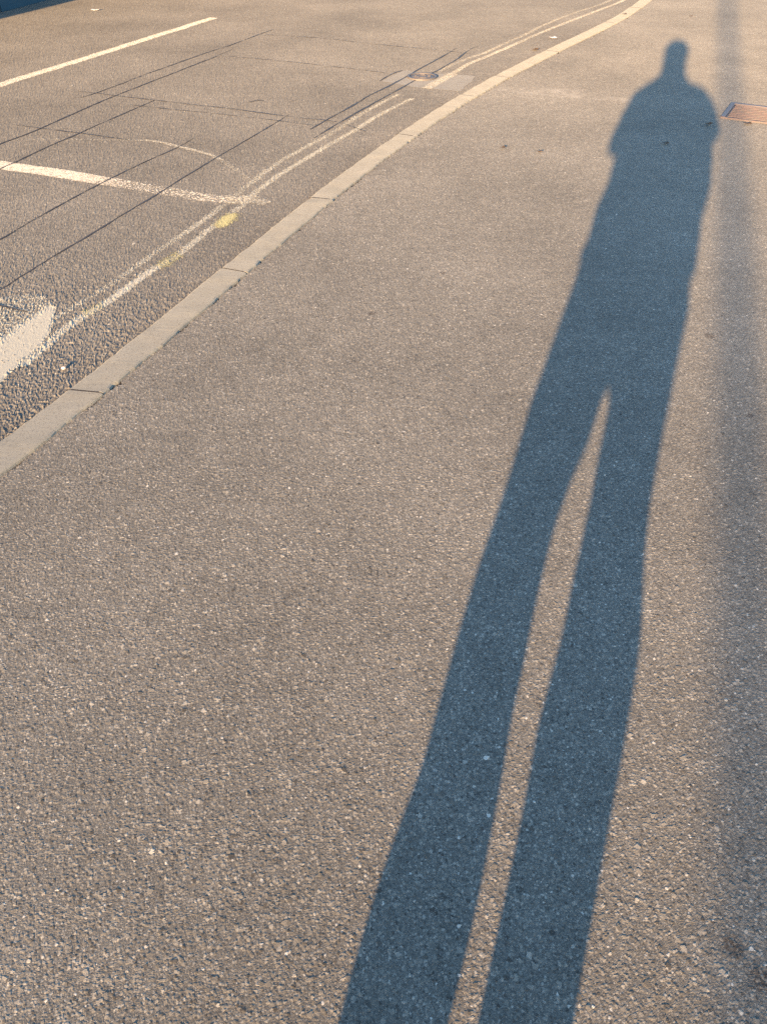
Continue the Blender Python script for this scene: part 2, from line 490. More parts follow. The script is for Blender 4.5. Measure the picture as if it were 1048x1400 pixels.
M_lane = paint('white_lane_paint', (0.52, 0.53, 0.485), 0.47, 0.66)
M_white = paint('worn_white_paint', (0.42, 0.435, 0.395), 0.44, 0.74)
def worn_in_paint(name, col, lo, hi):
    n = NT(name)
    q = relief(n, ROAD_S, ROAD_TILT, 0.45, ROAD_COVER, ROAD_BIG)
    at = n.t.nodes.new('ShaderNodeAttribute'); at.attribute_name = 'keep'
    v = n.math('ADD', n.math('MULTIPLY', n.noise(30.0, 5, 0.7), 0.35), n.math('MULTIPLY', n.noise(260.0, 3, 0.7), 0.45))
    v = n.math('ADD', v, n.math('MULTIPLY', q['h1'], 0.22))
    al = n.rng(n.math('ADD', v, n.math('SUBTRACT', at.outputs['Fac'], 0.45)), lo, hi)
    c = n.mix(n.noise(90, 3, 0.6), tuple(x * 0.86 for x in col), col)
    n.set(color=c, rough=0.8, spec=0.3, drough=0.5, alpha=al)
    n.bump(q['fine'], 0.5, 0.0015)
    # a thick coat fills the hollows between the chips
    fill = n.rng(at.outputs['Fac'], 0.60, 0.85, 0.0, 0.85, smooth=True)
    hh = n.math('ADD', n.math('MULTIPLY', q['hh'], n.math('SUBTRACT', 1.0, fill)), n.math('MULTIPLY', fill, 0.85))
    displace(n, hh, road_coarse(n, ROAD_AMP))
    return n.m
M_white_in = worn_in_paint('worn_in_white_paint', (0.43, 0.445, 0.39), 0.46, 0.64)
M_yellow_in = worn_in_paint('worn_in_yellow_paint', (0.43, 0.43, 0.23), 0.44, 0.72)
M_yellow = paint('yellow_spray_paint', (0.42, 0.42, 0.21), 0.42, 0.72)
nt_ = NT('bitumen_seal')
ta = nt_.noise(60, 4, 0.7); tb = nt_.noise(9, 3, 0.6)
tat = nt_.t.nodes.new('ShaderNodeAttribute'); tat.attribute_name = 'keep'
tal = nt_.rng(nt_.math('ADD', nt_.math('ADD', nt_.math('MULTIPLY', ta, 0.5), nt_.math('MULTIPLY', tb, 0.5)), nt_.math('SUBTRACT', tat.outputs['Fac'], 0.5)), 0.42, 0.52)
M_tar = nt_.set(color=(0.062, 0.060, 0.060), rough=0.6, spec=0.3, alpha=tal)

_layer = [0]
def put_keep(o, vals):
    at = o.data.attributes.new('keep', 'FLOAT', 'POINT')
    at.data.foreach_set('value', np.array(vals, dtype=np.float32))

def smooth_path(P, step=0.06):
    """Catmull-Rom through ground points"""
    P = [np.array(p) for p in P]
    P = [2 * P[0] - P[1]] + P + [2 * P[-1] - P[-2]]
    out = []
    for i in range(1, len(P) - 2):
        n = max(1, int(np.linalg.norm(P[i + 1] - P[i]) / step))
        for k in range(n):
            t = k / n
            a, b, c, d = P[i - 1], P[i], P[i + 1], P[i + 2]
            out.append(0.5 * (2 * b + (c - a) * t + (2 * a - 5 * b + 4 * c - d) * t * t + (3 * b - 3 * c + d - a) * t ** 3))
    out.append(P[-2])
    return out

def ribbon(name, px, width, mat, label=None, keep=None, up=0.0022, jit=0.004, straight=False, ends=0.0):
    pts = [ground(x, y, Z_ROAD) for x, y in px]
    path = smooth_path(pts, 0.05)
    if straight:
        path = smooth_path([pts[0], pts[-1]], 0.05)
    _layer[0] += 1
    z = Z_ROAD + up + 0.00005 * (_layer[0] % 12)
    V = []; K = []; F = []
    n = len(path); nc = 4
    path = [p + np.array([mnoise.noise((p[0] * 3.1, p[1] * 3.1, _layer[0] * 1.7)), mnoise.noise((p[0] * 3.1, p[1] * 3.1, _layer[0] * 1.7 + 40))]) * jit * 1.3 for p in path]
    for i, p in enumerate(path):
        q = path[min(i + 1, n - 1)] - path[max(i - 1, 0)]
        q = q / (np.linalg.norm(q) + 1e-9); nr = np.array([q[1], -q[0]])
        t = i / (n - 1)
        wd = width(t) if callable(width) else width
        kv = keep(t) if callable(keep) else (0.5 if keep is None else keep)
        for j in range(nc + 1):
            s = j / nc - 0.5
            e = mnoise.noise((p[0] * 14, p[1] * 14, j * 0.6 + _layer[0])) * jit
            c = p + nr * (s * wd + e)
            V.append((c[0], c[1], z)); K.append(kv - (0.05 if j in (0, nc) else 0.0))
    for i in range(n - 1):
        for j in range(nc):
            a = i * (nc + 1) + j
            F.append((a, a + 1, a + nc + 2, a + nc + 1))
    o = link_mesh(name, V, F, mat, road)
    put_keep(o, K)
    if label: o['label'] = label
    return o

def drape(name, keep_of, box_, mat, up, label=None):
    """a coat of paint that follows the road surface: the road's own facets under the marking, a hair higher"""
    x, y, q = SHEETS['road']
    cx = x[q].mean(1); cy = y[q].mean(1)
    sel = (cx > box_[0]) & (cx < box_[1]) & (cy > box_[2]) & (cy < box_[3])
    q = q[sel]
    used = np.unique(q); k = keep_of(x[used], y[used])
    full = np.full(len(x), -9.0); full[used] = k
    q = q[full[q].max(1) > 0.12]
    used = np.unique(q); remap = np.zeros(len(x), dtype=np.int64); remap[used] = np.arange(len(used))
    V = np.stack([x[used], y[used], np.full(len(used), Z_ROAD + up)], 1)
    o = link_mesh(name, V.tolist(), remap[q].tolist(), mat, road)
    put_keep(o, full[used])
    if label: o['label'] = label
    return o

def line_keep(px, width, keep):
    P = np.array(smooth_path([ground(a, b, Z_ROAD) for a, b in px], 0.03)); n = len(P)
    def f(x, y):
        out = np.empty(len(x))
        for i in range(0, len(x), 4000):
            d = np.hypot(x[i:i + 4000, None] - P[None, :, 0], y[i:i + 4000, None] - P[None, :, 1])
            j = d.argmin(1); dm = d.min(1)
            kv = np.array([keep(t) for t in j / (n - 1)])
            out[i:i + 4000] = kv - np.clip((dm - width * 0.36) / (width * 0.28), 0, 2.2) * 0.26
        return out
    bx = (P[:, 0].min() - 0.1, P[:, 0].max() + 0.1, P[:, 1].min() - 0.1, P[:, 1].max() + 0.1)
    return f, bx

def area_keep(px, keepf, feather=0.018):
    P = np.array(smooth_path([ground(a, b, Z_ROAD) for a, b in px + [px[0]]], 0.03)[:-1])
    def f(x, y):
        inside = np.zeros(len(x), dtype=bool); dmin = np.full(len(x), 9.0)
        for a, b in zip(P, np.roll(P, -1, 0)):
            c = ((a[1] > y) != (b[1] > y)) & (x < (b[0] - a[0]) * (y - a[1]) / (b[1] - a[1] + 1e-12) + a[0])
            inside ^= c
            d = b - a; t = np.clip(((x - a[0]) * d[0] + (y - a[1]) * d[1]) / (d @ d + 1e-12), 0, 1)
            dmin = np.minimum(dmin, np.hypot(x - a[0] - t * d[0], y - a[1] - t * d[1]))
        sd = np.where(inside, dmin, -dmin) + (vnoise(x, y, 40.0, 9) - 0.5) * 0.012
        return np.minimum(keepf(x, y), 0.55 + np.clip(sd / feather, -3, 3) * 0.3)
    bx = (P[:, 0].min() - 0.1, P[:, 0].max() + 0.1, P[:, 1].min() - 0.1, P[:, 1].max() + 0.1)
    return f, bx

# lane dash, carried on out of the picture
ribbon('lane_line', [(-200, 176), (-60, 134), (0, 116), (90, 88), (180, 59.5), (293, 24)], 0.11, M_lane, 'thin white lane dash along the far lane', keep=0.62, jit=0.010)
# stop bar across the lane, fading towards the gutter
def bar_keep(t): return 0.66 if t < 0.55 else 0.66 - (t - 0.55) * 0.55
ribbon('cross_line', [(-120, 206), (0, 225.5), (72, 235.5), (123, 244), (180, 252.5), (230, 262), (300, 272), (338, 272)],
       lambda t: 0.125 - 0.03 * max(0, t - 0.6), M_lane, 'broad white line across the lane, worn away towards the gutter',
       keep=lambda t: 0.66 if t < 0.55 else (0.66 - (t - 0.55) * 0.9 if t < 0.72 else 0.507 + (t - 0.72) * 0.15), jit=0.008)
# thin arc of an old marking
ribbon('arc_line', [(20, 191), (60, 190.5), (100, 190.5), (150, 191.5), (200, 192), (243, 200), (290, 213), (318, 229), (343, 249)],
       0.034, M_white, 'thin curved remnant of an old white marking',
       keep=lambda t: (0.44 + 0.1 * t) if t < 0.40 else (0.57 if t < 0.76 else 0.46), jit=0.008)
outer = [(34, 497), (57, 478), (99, 443), (153, 409), (206, 371), (244, 348), (282, 317), (328, 283), (343.5, 268), (366, 250), (403, 226), (446, 200), (483, 179), (518, 157), (562, 135)]
inner = [(70, 440), (88, 428), (126, 405), (172, 375), (214, 344), (263, 312), (305, 281), (324, 266), (343, 250), (380, 223), (420, 200), (457, 180), (487, 160), (518, 142.5), (544, 129)]
outer2 = [(617, 101), (643, 86), (668, 76), (699, 62.5), (743, 43), (786, 26), (820, 13), (849, 1.5), (900, -22)]
inner2 = [(601, 97), (620, 88), (647, 77), (664, 71.5), (689, 60), (720, 46), (743, 34), (786, 17), (820, 6), (870, -14)]
wear = lambda s, base: (lambda t: base + 0.09 * mnoise.noise((t * 9 + s, s, 0)))
_f, _bx = line_keep(outer, 0.048, lambda t: wear(1, 0.575)(t) + 0.12 * max(0.0, 1 - t * 3.5)); drape('gutter_line', _f, _bx, M_white_in, 0.0006, 'worn double line by the gutter, kerb side')
_f, _bx = line_keep(inner, 0.046, wear(2, 0.54)); drape('gutter_line', _f, _bx, M_white_in, 0.0008, 'worn double line by the gutter, road side')
ribbon('gutter_line', outer2, 0.048, M_white, 'far double line, kerb side', keep=wear(3, 0.57), jit=0.004)
ribbon('gutter_line', inner2, 0.044, M_white, 'far double line, road side', keep=wear(4, 0.52), jit=0.004)
ribbon('gutter_line', [(584, 121), (600, 111), (619, 101)], 0.085, M_white, 'short broad line across the repaired patch', keep=0.58, jit=0.008, up=0.0034)
ribbon('gutter_line', [(312, 272), (345, 273), (366, 279)], lambda t: 0.13 * (1 - 0.4 * t), M_white, 'smudged white paint where the cross line meets the gutter lines', keep=0.55, jit=0.02, up=0.0026)

def patch(name, px, mat, label=None, keep=0.6, up=0.005, soft=0.0, keepf=None, jit=0.012):
    """filled outline on the road, meshed as a small grid clipped to the outline"""
    P = [np.array(ground(x, y, Z_ROAD)) for x, y in px]
    P = [a + (b - a) * k / 6 for a, b in zip(P, P[1:] + P[:1]) for k in range(6)]
    bm = bmesh.new()
    vs = [bm.verts.new((p[0] + mnoise.noise((p[0] * 15, p[1] * 15, 3)) * jit, p[1] + mnoise.noise((p[0] * 15, p[1] * 15, 8)) * jit, Z_ROAD + up)) for p in P]
    f = bm.faces.new(vs)
    bmesh.ops.triangulate(bm, faces=[f])
    bmesh.ops.subdivide_edges(bm, edges=bm.edges[:], cuts=8, use_grid_fill=True)
    bmesh.ops.recalc_face_normals(bm, faces=bm.faces)
    for f in bm.faces:
        if f.normal.z < 0: f.normal_flip()
    o = link_bm(name, bm, mat, road)
    if o.data.polygons[0].normal.z < 0: o.data.flip_normals()
    cc = sum(P) / len(P); rr = max(np.linalg.norm(p - cc) for p in P)
    put_keep(o, [keepf(v.co.x, v.co.y) if keepf else keep - soft * (np.linalg.norm(np.array(v.co[:2]) - cc) / rr) for v in o.data.vertices])
    if label: o['label'] = label
    return o

_a = np.array(ground(0, 462, Z_ROAD)); _b = np.array(ground(66, 416, Z_ROAD))
def arrow_keep(x, y):
    d = _b - _a; nrm = np.array([d[1], -d[0]]) / np.linalg.norm(d)
    s_ = (x - _a[0]) * nrm[0] + (y - _a[1]) * nrm[1]       # positive on the kerb side
    return 0.565 + np.clip(s_ * 5.0, -0.05, 0.7)
_f, _bx = area_keep([(-60, 418), (-20, 411), (0, 408), (22, 405), (46, 404.5), (64, 409), (73, 420), (74, 438), (67, 457), (52, 478), (30, 496), (8, 517), (0, 524), (-40, 560), (-90, 590), (-110, 520)], arrow_keep)
drape('arrow_marking', _f, _bx, M_white_in, 0.0010, 'rounded end of a broad white road marking, worn on one side')
def yellow(px, k, label, up):
    f, bx = area_keep(px, lambda x, y: np.full(len(x), k), 0.03)
    drape('yellow_mark', f, bx, M_yellow_in, up, label)
yellow([(296, 303), (303, 298), (312, 293), (322, 291), (324, 297), (318, 303), (310, 309), (300, 311), (293, 308)], 0.72, 'yellow spray paint blotch', 0.0012)
yellow([(216, 362), (228, 353), (240, 346), (246, 350), (236, 358), (224, 366)], 0.52, 'faint yellow spray paint smudge', 0.0013)
yellow([(118, 426), (128, 420), (136, 416), (138, 420), (128, 426), (120, 431)], 0.46, 'faint yellow spray paint smudge', 0.0013)

CUTS = [
    [(-200, 275), (-60, 221), (0, 197.5), (54, 176), (160, 130), (243, 98), (262, 90), (300, 75), (318, 67)],
    [(112, 133), (132, 127), (200, 101.5), (260, 80), (300, 66), (317, 61), (357, 46), (374, 40)],
    [(-200, 322), (-60, 259), (0, 231), (106, 183), (212, 137)],
    [(-160, 412), (-60, 360), (0, 327.5), (80, 282.5), (150, 245), (245, 200), (264, 189)],
    [(-40, 419), (0, 395.6), (84, 344), (185, 284), (260, 237.5), (330, 196), (395, 157)],
    [(106, 124.5), (160, 131), (212, 137), (260, 143), (323, 150), (397, 160), (460, 167), (500, 180)],
    [(160, 141.6), (229, 149), (300, 156), (386, 166), (432, 172)],
    [(23, 171), (37, 173), (109, 182.6), (177, 192)],
    [(340, 46), (432, 51.5), (506, 59.5), (563, 65), (605, 69), (655, 75)],
    [(300, 76), (383, 83), (472, 93), (506, 97), (536, 101)],
    [(518, 111), (536, 101), (550, 96)],
    [(423, 177), (466, 153), (503, 132), (542, 112), (567, 98), (601, 79), (624, 66)],
    [(429, 189), (460, 170), (500, 147), (538, 126), (569, 109), (592, 99), (617.5, 85), (645, 66), (652, 64)],
    [(-30, 411), (0, 418), (24, 424), (38, 427)],
    [(340, 140), (352, 137), (368, 139)],
    [(396, 139), (406, 137)],
]
CW = [0.014, 0.015, 0.012, 0.010, 0.010, 0.012, 0.010, 0.010, 0.018, 0.016, 0.018, 0.018, 0.016, 0.011, 0.016, 0.014]
CKEEP = [0.55, 0.53, 0.55, 0.55, 0.58, 0.53, 0.48, 0.50, 0.50, 0.50, 0.54, 0.56, 0.55, 0.62, 0.50, 0.50]
for i, (c, cw, ck) in enumerate(zip(CUTS, CW, CKEEP)):
    ribbon('saw_cut', c, lambda t, cw=cw: cw * 0.88 * (0.35 + 0.65 * min(1, 6 * t, 6 * (1 - t)) + 0.2 * math.sin(t * 31)), M_tar,
           keep=lambda t, ck=ck, i=i: ck + 0.07 * mnoise.noise((t * 7, i, 0)), up=0.0030 if i != 13 else 0.0050, jit=0.006)

# ------------------------------------------------------------------ repaired patch with small round cover
npch = NT('patch_asphalt')
pf = npch.noise(260, 3, 0.6); pb = npch.noise(6, 4, 0.6)
pat = npch.t.nodes.new('ShaderNodeAttribute'); pat.attribute_name = 'keep'
pal = npch.rng(npch.math('ADD', npch.noise(40, 4, 0.7), npch.math('SUBTRACT', pat.outputs['Fac'], 0.5)), 0.35, 0.48)
npch.bump(pf, 0.6, 0.003)
M_patch = npch.set(color=npch.ramp(npch.math('ADD', npch.math('MULTIPLY', pf, .5), npch.math('MULTIPLY', pb, .5)), [(0.3, (0.105, 0.117, 0.127)), (0.7, (0.152, 0.166, 0.176))]), rough=0.85, spec=0.25, drough=1.0, alpha=pal)
patch('repair_patch', [(522, 111), (550, 96.5), (601, 101), (650, 104), (629, 125), (584, 121), (559, 118)], M_patch, 'smooth grey repaired patch round the small cover', keep=0.6, up=0.0020, jit=0.02)

def steel(name, c1, c2, sc_=40, rough=0.6, metal=0.6):
    n = NT(name)
    a = n.noise(sc_, 5, 0.65, vec=n.pos3); b = n.noise(sc_ * 6, 3, 0.6, vec=n.pos3)
    n.bump(b, 0.3, 0.002)
    return n.set(color=n.mix(a, c1, c2), rough=rough, metal=metal)
M_iron = steel('worn_cast_iron', (0.10, 0.10, 0.10), (0.22, 0.20, 0.18), metal=0.3)

cx, cy = ground(576.6, 105.5, Z_ROAD)
mc = tag(empty('manhole_cover', (cx, cy, Z_ROAD)), 'small round iron cover set in the grey repaired patch', 'manhole cover')
def lathe(name, prof, mat, parent, seg=40, smooth=False):
    V = []; F = []
    for i in range(seg):
        a = 2 * math.pi * i / seg
        for r, z in prof: V.append((r * math.cos(a), r * math.sin(a), z))
    P = len(prof)
    for i in range(seg):
        k = (i + 1) % seg
        for j in range(P - 1): F.append((i * P + j, k * P + j, k * P + j + 1, i * P + j + 1))
    F.append(tuple(i * P for i in range(seg))[::-1]); F.append(tuple(i * P + P - 1 for i in range(seg)))
    bm = bmesh.new(); me = bpy.data.meshes.new('t'); me.from_pydata(V, [], F); bm.from_mesh(me); bpy.data.meshes.remove(me)
    return link_bm(name, bm, mat, parent, smooth)
def ring(name, r0, r1, z0, z1, mat, parent, seg=40):
    V = []; F = []
    prof = [(r0, z0), (r0, z1 - 0.002), (r0 + 0.002, z1), (r1 - 0.002, z1), (r1, z1 - 0.002), (r1, z0)]
    P = len(prof)
    for i in range(seg):
        a = 2 * math.pi * i / seg
        for r, z in prof: V.append((r * math.cos(a), r * math.sin(a), z))
    for i in range(seg):
        k = (i + 1) % seg
        for j in range(P): F.append((i * P + j, k * P + j, k * P + (j + 1) % P, i * P + (j + 1) % P))
    bm = bmesh.new(); me = bpy.data.meshes.new('t'); me.from_pydata(V, [], F); bm.from_mesh(me); bpy.data.meshes.remove(me)
    return link_bm(name, bm, mat, parent)
ring('frame', 0.098, 0.120, -0.05, 0.013, M_iron, mc)
lid = lathe('lid', [(0.001, -0.03), (0.093, -0.03), (0.093, 0.006), (0.090, 0.009), (0.001, 0.009)], M_iron, mc)
ring('rib', 0.066, 0.078, 0.0085, 0.0125, M_iron, lid)
ring('rib', 0.030, 0.042, 0.0085, 0.0125, M_iron, lid)
for k in range(6):
    a = k * math.pi / 3
    bm = bmesh.new()
    bmesh.ops.create_cube(bm, size=1.0, matrix=Matrix.Rotation(a, 4, 'Z') @ Matrix.Translation((0.054, 0, 0.0104)) @ Matrix.Diagonal((0.022, 0.008, 0.0042, 1)))
    link_bm('rib', bm, M_iron, lid)

# ------------------------------------------------------------------ rusty service cover in the pavement
c0 = np.array(ground(984, 160.5)); c1 = np.array(ground(1011, 142)); c2 = np.array(ground(1048, 168.5))
ex = (c2 - c0); ex /= np.linalg.norm(ex)
ey = np.array([-ex[1], ex[0]])
Wd = float(np.dot(c1 - c0, ey)); Wx = 0.62
n_r = NT('rusty_iron')
ra = n_r.noise(30, 5, 0.7, vec=n_r.pos3); rb = n_r.noise(300, 3, 0.6, vec=n_r.pos3)
n_r.bump(rb, 0.4, 0.002)
M_rust = n_r.set(color=n_r.ramp(ra, [(0.3, (0.10, 0.10, 0.105)), (0.48, (0.150, 0.120, 0.122)), (0.56, (0.115, 0.108, 0.110)), (0.7, (0.150, 0.150, 0.155))]), rough=0.8, metal=0.1)
M_steel = steel('grey_cover_frame', (0.12, 0.115, 0.13), (0.19, 0.18, 0.19), metal=0.2)
sv = tag(empty('service_cover', (c0[0], c0[1], 0.0), math.atan2(ex[1], ex[0])), 'rusty red iron service cover with wavy ribs set in the pavement', 'service cover')
def box_bm(bm, x0, x1, y0, y1, z0, z1, bev=0.0):
    r = bmesh.ops.create_cube(bm, size=1.0, matrix=Matrix.Translation(((x0 + x1) / 2, (y0 + y1) / 2, (z0 + z1) / 2)) @ Matrix.Diagonal((x1 - x0, y1 - y0, z1 - z0, 1)))
    if bev:
        es = list({e for v in r['verts'] for e in v.link_edges})
        bmesh.ops.bevel(bm, geom=es, offset=bev, segments=1, affect='EDGES')
def box(name, b, mat, parent, bev=0.0):
    bm = bmesh.new(); box_bm(bm, *b, bev=bev)
    return link_bm(name, bm, mat, parent)
fw = 0.028
box('frame_bar', (0, Wx, 0, fw * 0.5, -0.05, 0.007), M_rust, sv, 0.002)
box('frame_bar', (0, Wx, Wd - fw, Wd, -0.05, 0.007), M_steel, sv, 0.002)
box('frame_bar', (0, fw, fw * 0.5 + 0.001, Wd - fw - 0.001, -0.05, 0.008), M_steel, sv, 0.002)
box('frame_bar', (Wx - fw, Wx, fw * 0.5 + 0.001, Wd - fw - 0.001, -0.05, 0.008), M_steel, sv, 0.002)
M_bed = steel('dirty_iron_bed', (0.085, 0.070, 0.068), (0.125, 0.098, 0.092), metal=0.05)
plate = box('lid', (fw + 0.003, Wx - fw - 0.003, fw * 0.5 + 0.003, Wd - fw - 0.003, -0.03, 0.002), M_bed, sv, 0.001)
nr = 11
for k in range(nr):
    y0 = fw * 0.5 + 0.015 + (Wd - fw * 1.5 - 0.03) * (k + 0.5) / nr
    for half in range(2):
        xa = fw + 0.012 + half * (Wx / 2 - fw); xb = xa + Wx / 2 - fw - 0.02
        V = []; F = []
        N = 10
        for i in range(N + 1):
            x = xa + (xb - xa) * i / N
            yy = y0 + 0.006 * math.sin(i * 1.1 + k * 1.7 + half)
            hw = 0.006 * (0.5 + 0.5 * math.sin(math.pi * i / N) ** 0.5)
            V += [(x, yy - hw, 0.0015), (x, yy - hw * 0.6, 0.0075), (x, yy + hw * 0.6, 0.0075), (x, yy + hw, 0.0015)]
        for i in range(N):
            for j in range(3):
                q = i * 4 + j
                F.append((q, q + 4, q + 5, q + 1))
        F.append((0, 1, 2, 3)); F.append((N * 4 + 3, N * 4 + 2, N * 4 + 1, N * 4))
        link_mesh('rib', V, F, M_rust, plate)

# ------------------------------------------------------------------ blue wall on the far side
n_b = NT('dark_blue_paint')
ba = n_b.noise(3, 5, 0.6, vec=n_b.pos3)
M_blue = n_b.set(color=n_b.mix(ba, (0.012, 0.060, 0.105), (0.020, 0.085, 0.14)), rough=0.55, spec=0.3)
M_post = steel('dark_post_steel', (0.03, 0.05, 0.07), (0.05, 0.07, 0.09), metal=0.4)
wa = np.array(ground(0, 17, Z_ROAD)); wb = np.array(ground(66, 0, Z_ROAD))
wdv = (wb - wa) / np.linalg.norm(wb - wa)
w0 = wa - wdv * 6.3
wall = tag(empty('panel_wall', (w0[0], w0[1], Z_ROAD), math.atan2(wdv[1], wdv[0])), 'dark blue panelled wall in shade along the far edge of the road', 'wall')
for k in range(8):
    x0 = k * 2.1
    box('panel', (x0 + 0.04, x0 + 2.06, 0.0, 0.05, 0.0, 1.55), M_blue, wall, 0.004)
    box('post', (x0 - 0.035, x0 + 0.035, 0.004, 0.074, 0.0, 1.6), M_post, wall, 0.004)
box('post', (16.8 - 0.035, 16.8 + 0.035, 0.004, 0.074, 0.0, 1.6), M_post, wall, 0.004)

# ------------------------------------------------------------------ lamp post behind the walker
AX = np.array([math.sin(SUN_AZ), math.cos(SUN_AZ)]); NX = np.array([math.cos(SUN_AZ), -math.sin(SUN_AZ)])
lp = NX * 0.445 - AX * 19.0
M_galv = steel('galvanised_steel', (0.30, 0.31, 0.32), (0.42, 0.43, 0.44), metal=0.5)
M_lens = NT('lamp_glass').set(color=(0.7, 0.7, 0.66), rough=0.2)
post = tag(empty('street_lamp', (lp[0], lp[1], -0.004), -SUN_AZ), 'tall slender grey street lamp behind the photographer', 'street lamp')
lathe('pole', [(0.001, -0.3), (0.085, -0.3), (0.085, 1.2), (0.062, 1.25), (0.048, 3.5), (0.037, 8.2), (0.001, 8.22)], M_galv, post, 24, False)
lathe('base_collar', [(0.088, -0.02), (0.13, -0.02), (0.13, 0.02), (0.10, 0.06), (0.088, 0.06)], M_galv, post, 24)
box('service_door', (-0.045, 0.045, -0.094, -0.080, 0.5, 0.95), M_galv, post, 0.004)
bm = bmesh.new()
for i in range(8):
    a0, a1 = i / 8, (i + 1) / 8
    f_ = lambda t: Vector((0.0 - 1.3 * t, 0, 8.1 + 0.35 * math.sin(t * math.pi / 2)))
    p, q = f_(a0), f_(a1); d = q - p
    bmesh.ops.create_cone(bm, cap_ends=True, segments=12, radius1=0.032, radius2=0.032, depth=d.length * 1.02,
                          matrix=Matrix.Translation((p + q) / 2) @ d.to_track_quat('Z', 'Y').to_matrix().to_4x4())
link_bm('arm', bm, M_galv, post)
bm = bmesh.new(); box_bm(bm, -1.95, -1.28, -0.15, 0.15, 8.40, 8.50, 0.03)
head = link_bm('lamp_head', bm, M_galv, post)
box('lens', (-1.90, -1.40, -0.11, 0.11, 8.385, 8.398), M_lens, head)

# ------------------------------------------------------------------ the walker who takes the picture
D0 = -0.40
base = AX * D0
walker = tag(empty('person', (base[0], base[1], 0.0), -SUN_AZ), 'person in dark jacket and loose trousers standing behind the camera, holding a phone', 'person')

def fabric(name, c, sc_=120):
    n = NT(name)
    a = n.noise(sc_, 4, 0.6, vec=n.pos3); b = n.noise(9, 4, 0.6, vec=n.pos3)
    n.bump(n.math('ADD', n.math('MULTIPLY', a, 0.2), b), 0.4, 0.02)
    return n.set(color=n.mix(b, tuple(x * 0.7 for x in c), c), rough=0.9, spec=0.2)
M_jacket = fabric('navy_jacket_cloth', (0.03, 0.04, 0.06))
M_trouser = fabric('grey_trouser_cloth', (0.08, 0.08, 0.085))
M_shoe = fabric('black_shoe_leather', (0.02, 0.02, 0.02))
M_hair = fabric('dark_hair', (0.03, 0.02, 0.015), 400)
n_s = NT('skin')
M_skin = n_s.set(color=n_s.mix(n_s.noise(40, 4, 0.6, vec=n_s.pos3), (0.50, 0.31, 0.22), (0.60, 0.38, 0.28)), rough=0.55)

def loft(rings, seg=24):
    """rings: (cx, cy, z, rx, ry) along z"""
    V = []; F = []
    for (x, y, z, rx, ry) in rings:
        for i in range(seg):
            a = 2 * math.pi * i / seg
            c, s = math.cos(a), math.sin(a)
            e = 0.8
            V.append((x + rx * math.copysign(abs(c) ** e, c), y + ry * math.copysign(abs(s) ** e, s), z))
    for k in range(len(rings) - 1):
        for i in range(seg):
            j = (i + 1) % seg
            F.append((k * seg + i, k * seg + j, (k + 1) * seg + j, (k + 1) * seg + i))
    F.append(tuple(range(seg))[::-1]); F.append(tuple((len(rings) - 1) * seg + i for i in range(seg)))
    return V, F

def tube(pts, seg=14):
    """pts: (x, y, z, r) with rounded ends"""
    V = []; F = []
    P = [Vector(p[:3]) for p in pts]; Rr = [p[3] for p in pts]
    # rounded caps
    d0_ = (P[1] - P[0]).normalized(); d1_ = (P[-1] - P[-2]).normalized()
    P = [P[0] - d0_ * Rr[0] * 0.9, P[0] - d0_ * Rr[0] * 0.6] + P + [P[-1] + d1_ * Rr[-1] * 0.6, P[-1] + d1_ * Rr[-1] * 0.9]
    Rr = [Rr[0] * 0.35, Rr[0] * 0.8] + Rr + [Rr[-1] * 0.8, Rr[-1] * 0.35]
    up = Vector((0.3, 0.2, 1)).normalized()
    for i, (p, r) in enumerate(zip(P, Rr)):
        d = (P[min(i + 1, len(P) - 1)] - P[max(i - 1, 0)]).normalized()
        a = d.cross(up)
        if a.length < 0.1: a = d.cross(Vector((1, 0, 0)))
        a.normalize(); b = d.cross(a).normalized()
        for k in range(seg):
            t = 2 * math.pi * k / seg
            q = p + (a * math.cos(t) + b * math.sin(t)) * r
            V.append(tuple(q))
    for i in range(len(P) - 1):
        for k in range(seg):
            j = (k + 1) % seg
            F.append((i * seg + k, i * seg + j, (i + 1) * seg + j, (i + 1) * seg + k))
    F.append(tuple(range(seg))[::-1]); F.append(tuple((len(P) - 1) * seg + i for i in range(seg)))
    return V, F

def fuse(name, pieces, mat, parent, voxel=0.012, smooth=6):
    """one continuous surface out of overlapping closed pieces"""
    V = []; F = []
    for v, f in pieces:
        o_ = len(V); V += v; F += [tuple(i + o_ for i in q) for q in f]
    bm = bmesh.new(); me = bpy.data.meshes.new('t'); me.from_pydata(V, [], F); bm.from_mesh(me); bpy.data.meshes.remove(me)
    bmesh.ops.recalc_face_normals(bm, faces=bm.faces)
    me = bpy.data.meshes.new('t'); bm.to_mesh(me); bm.free()
    o = bpy.data.objects.new('t', me); COL.objects.link(o)
    m = o.modifiers.new('r', 'REMESH'); m.mode = 'VOXEL'; m.voxel_size = voxel; m.use_smooth_shade = True
    if smooth:
        s = o.modifiers.new('s', 'SMOOTH'); s.factor = 0.5; s.iterations = smooth
    dg = bpy.context.evaluated_depsgraph_get()
    new = bpy.data.meshes.new_from_object(o.evaluated_get(dg))
    bpy.data.objects.remove(o); bpy.data.meshes.remove(me)
    new.name = name; new.materials.clear(); new.materials.append(mat)
    for p in new.polygons: p.use_smooth = True
    r = bpy.data.objects.new(name, new); COL.objects.link(r); r.parent = parent
    return r

def span(z, l, r, d, y=0.0): return ((l + r) / 2, y, z, (r - l) / 2, d)

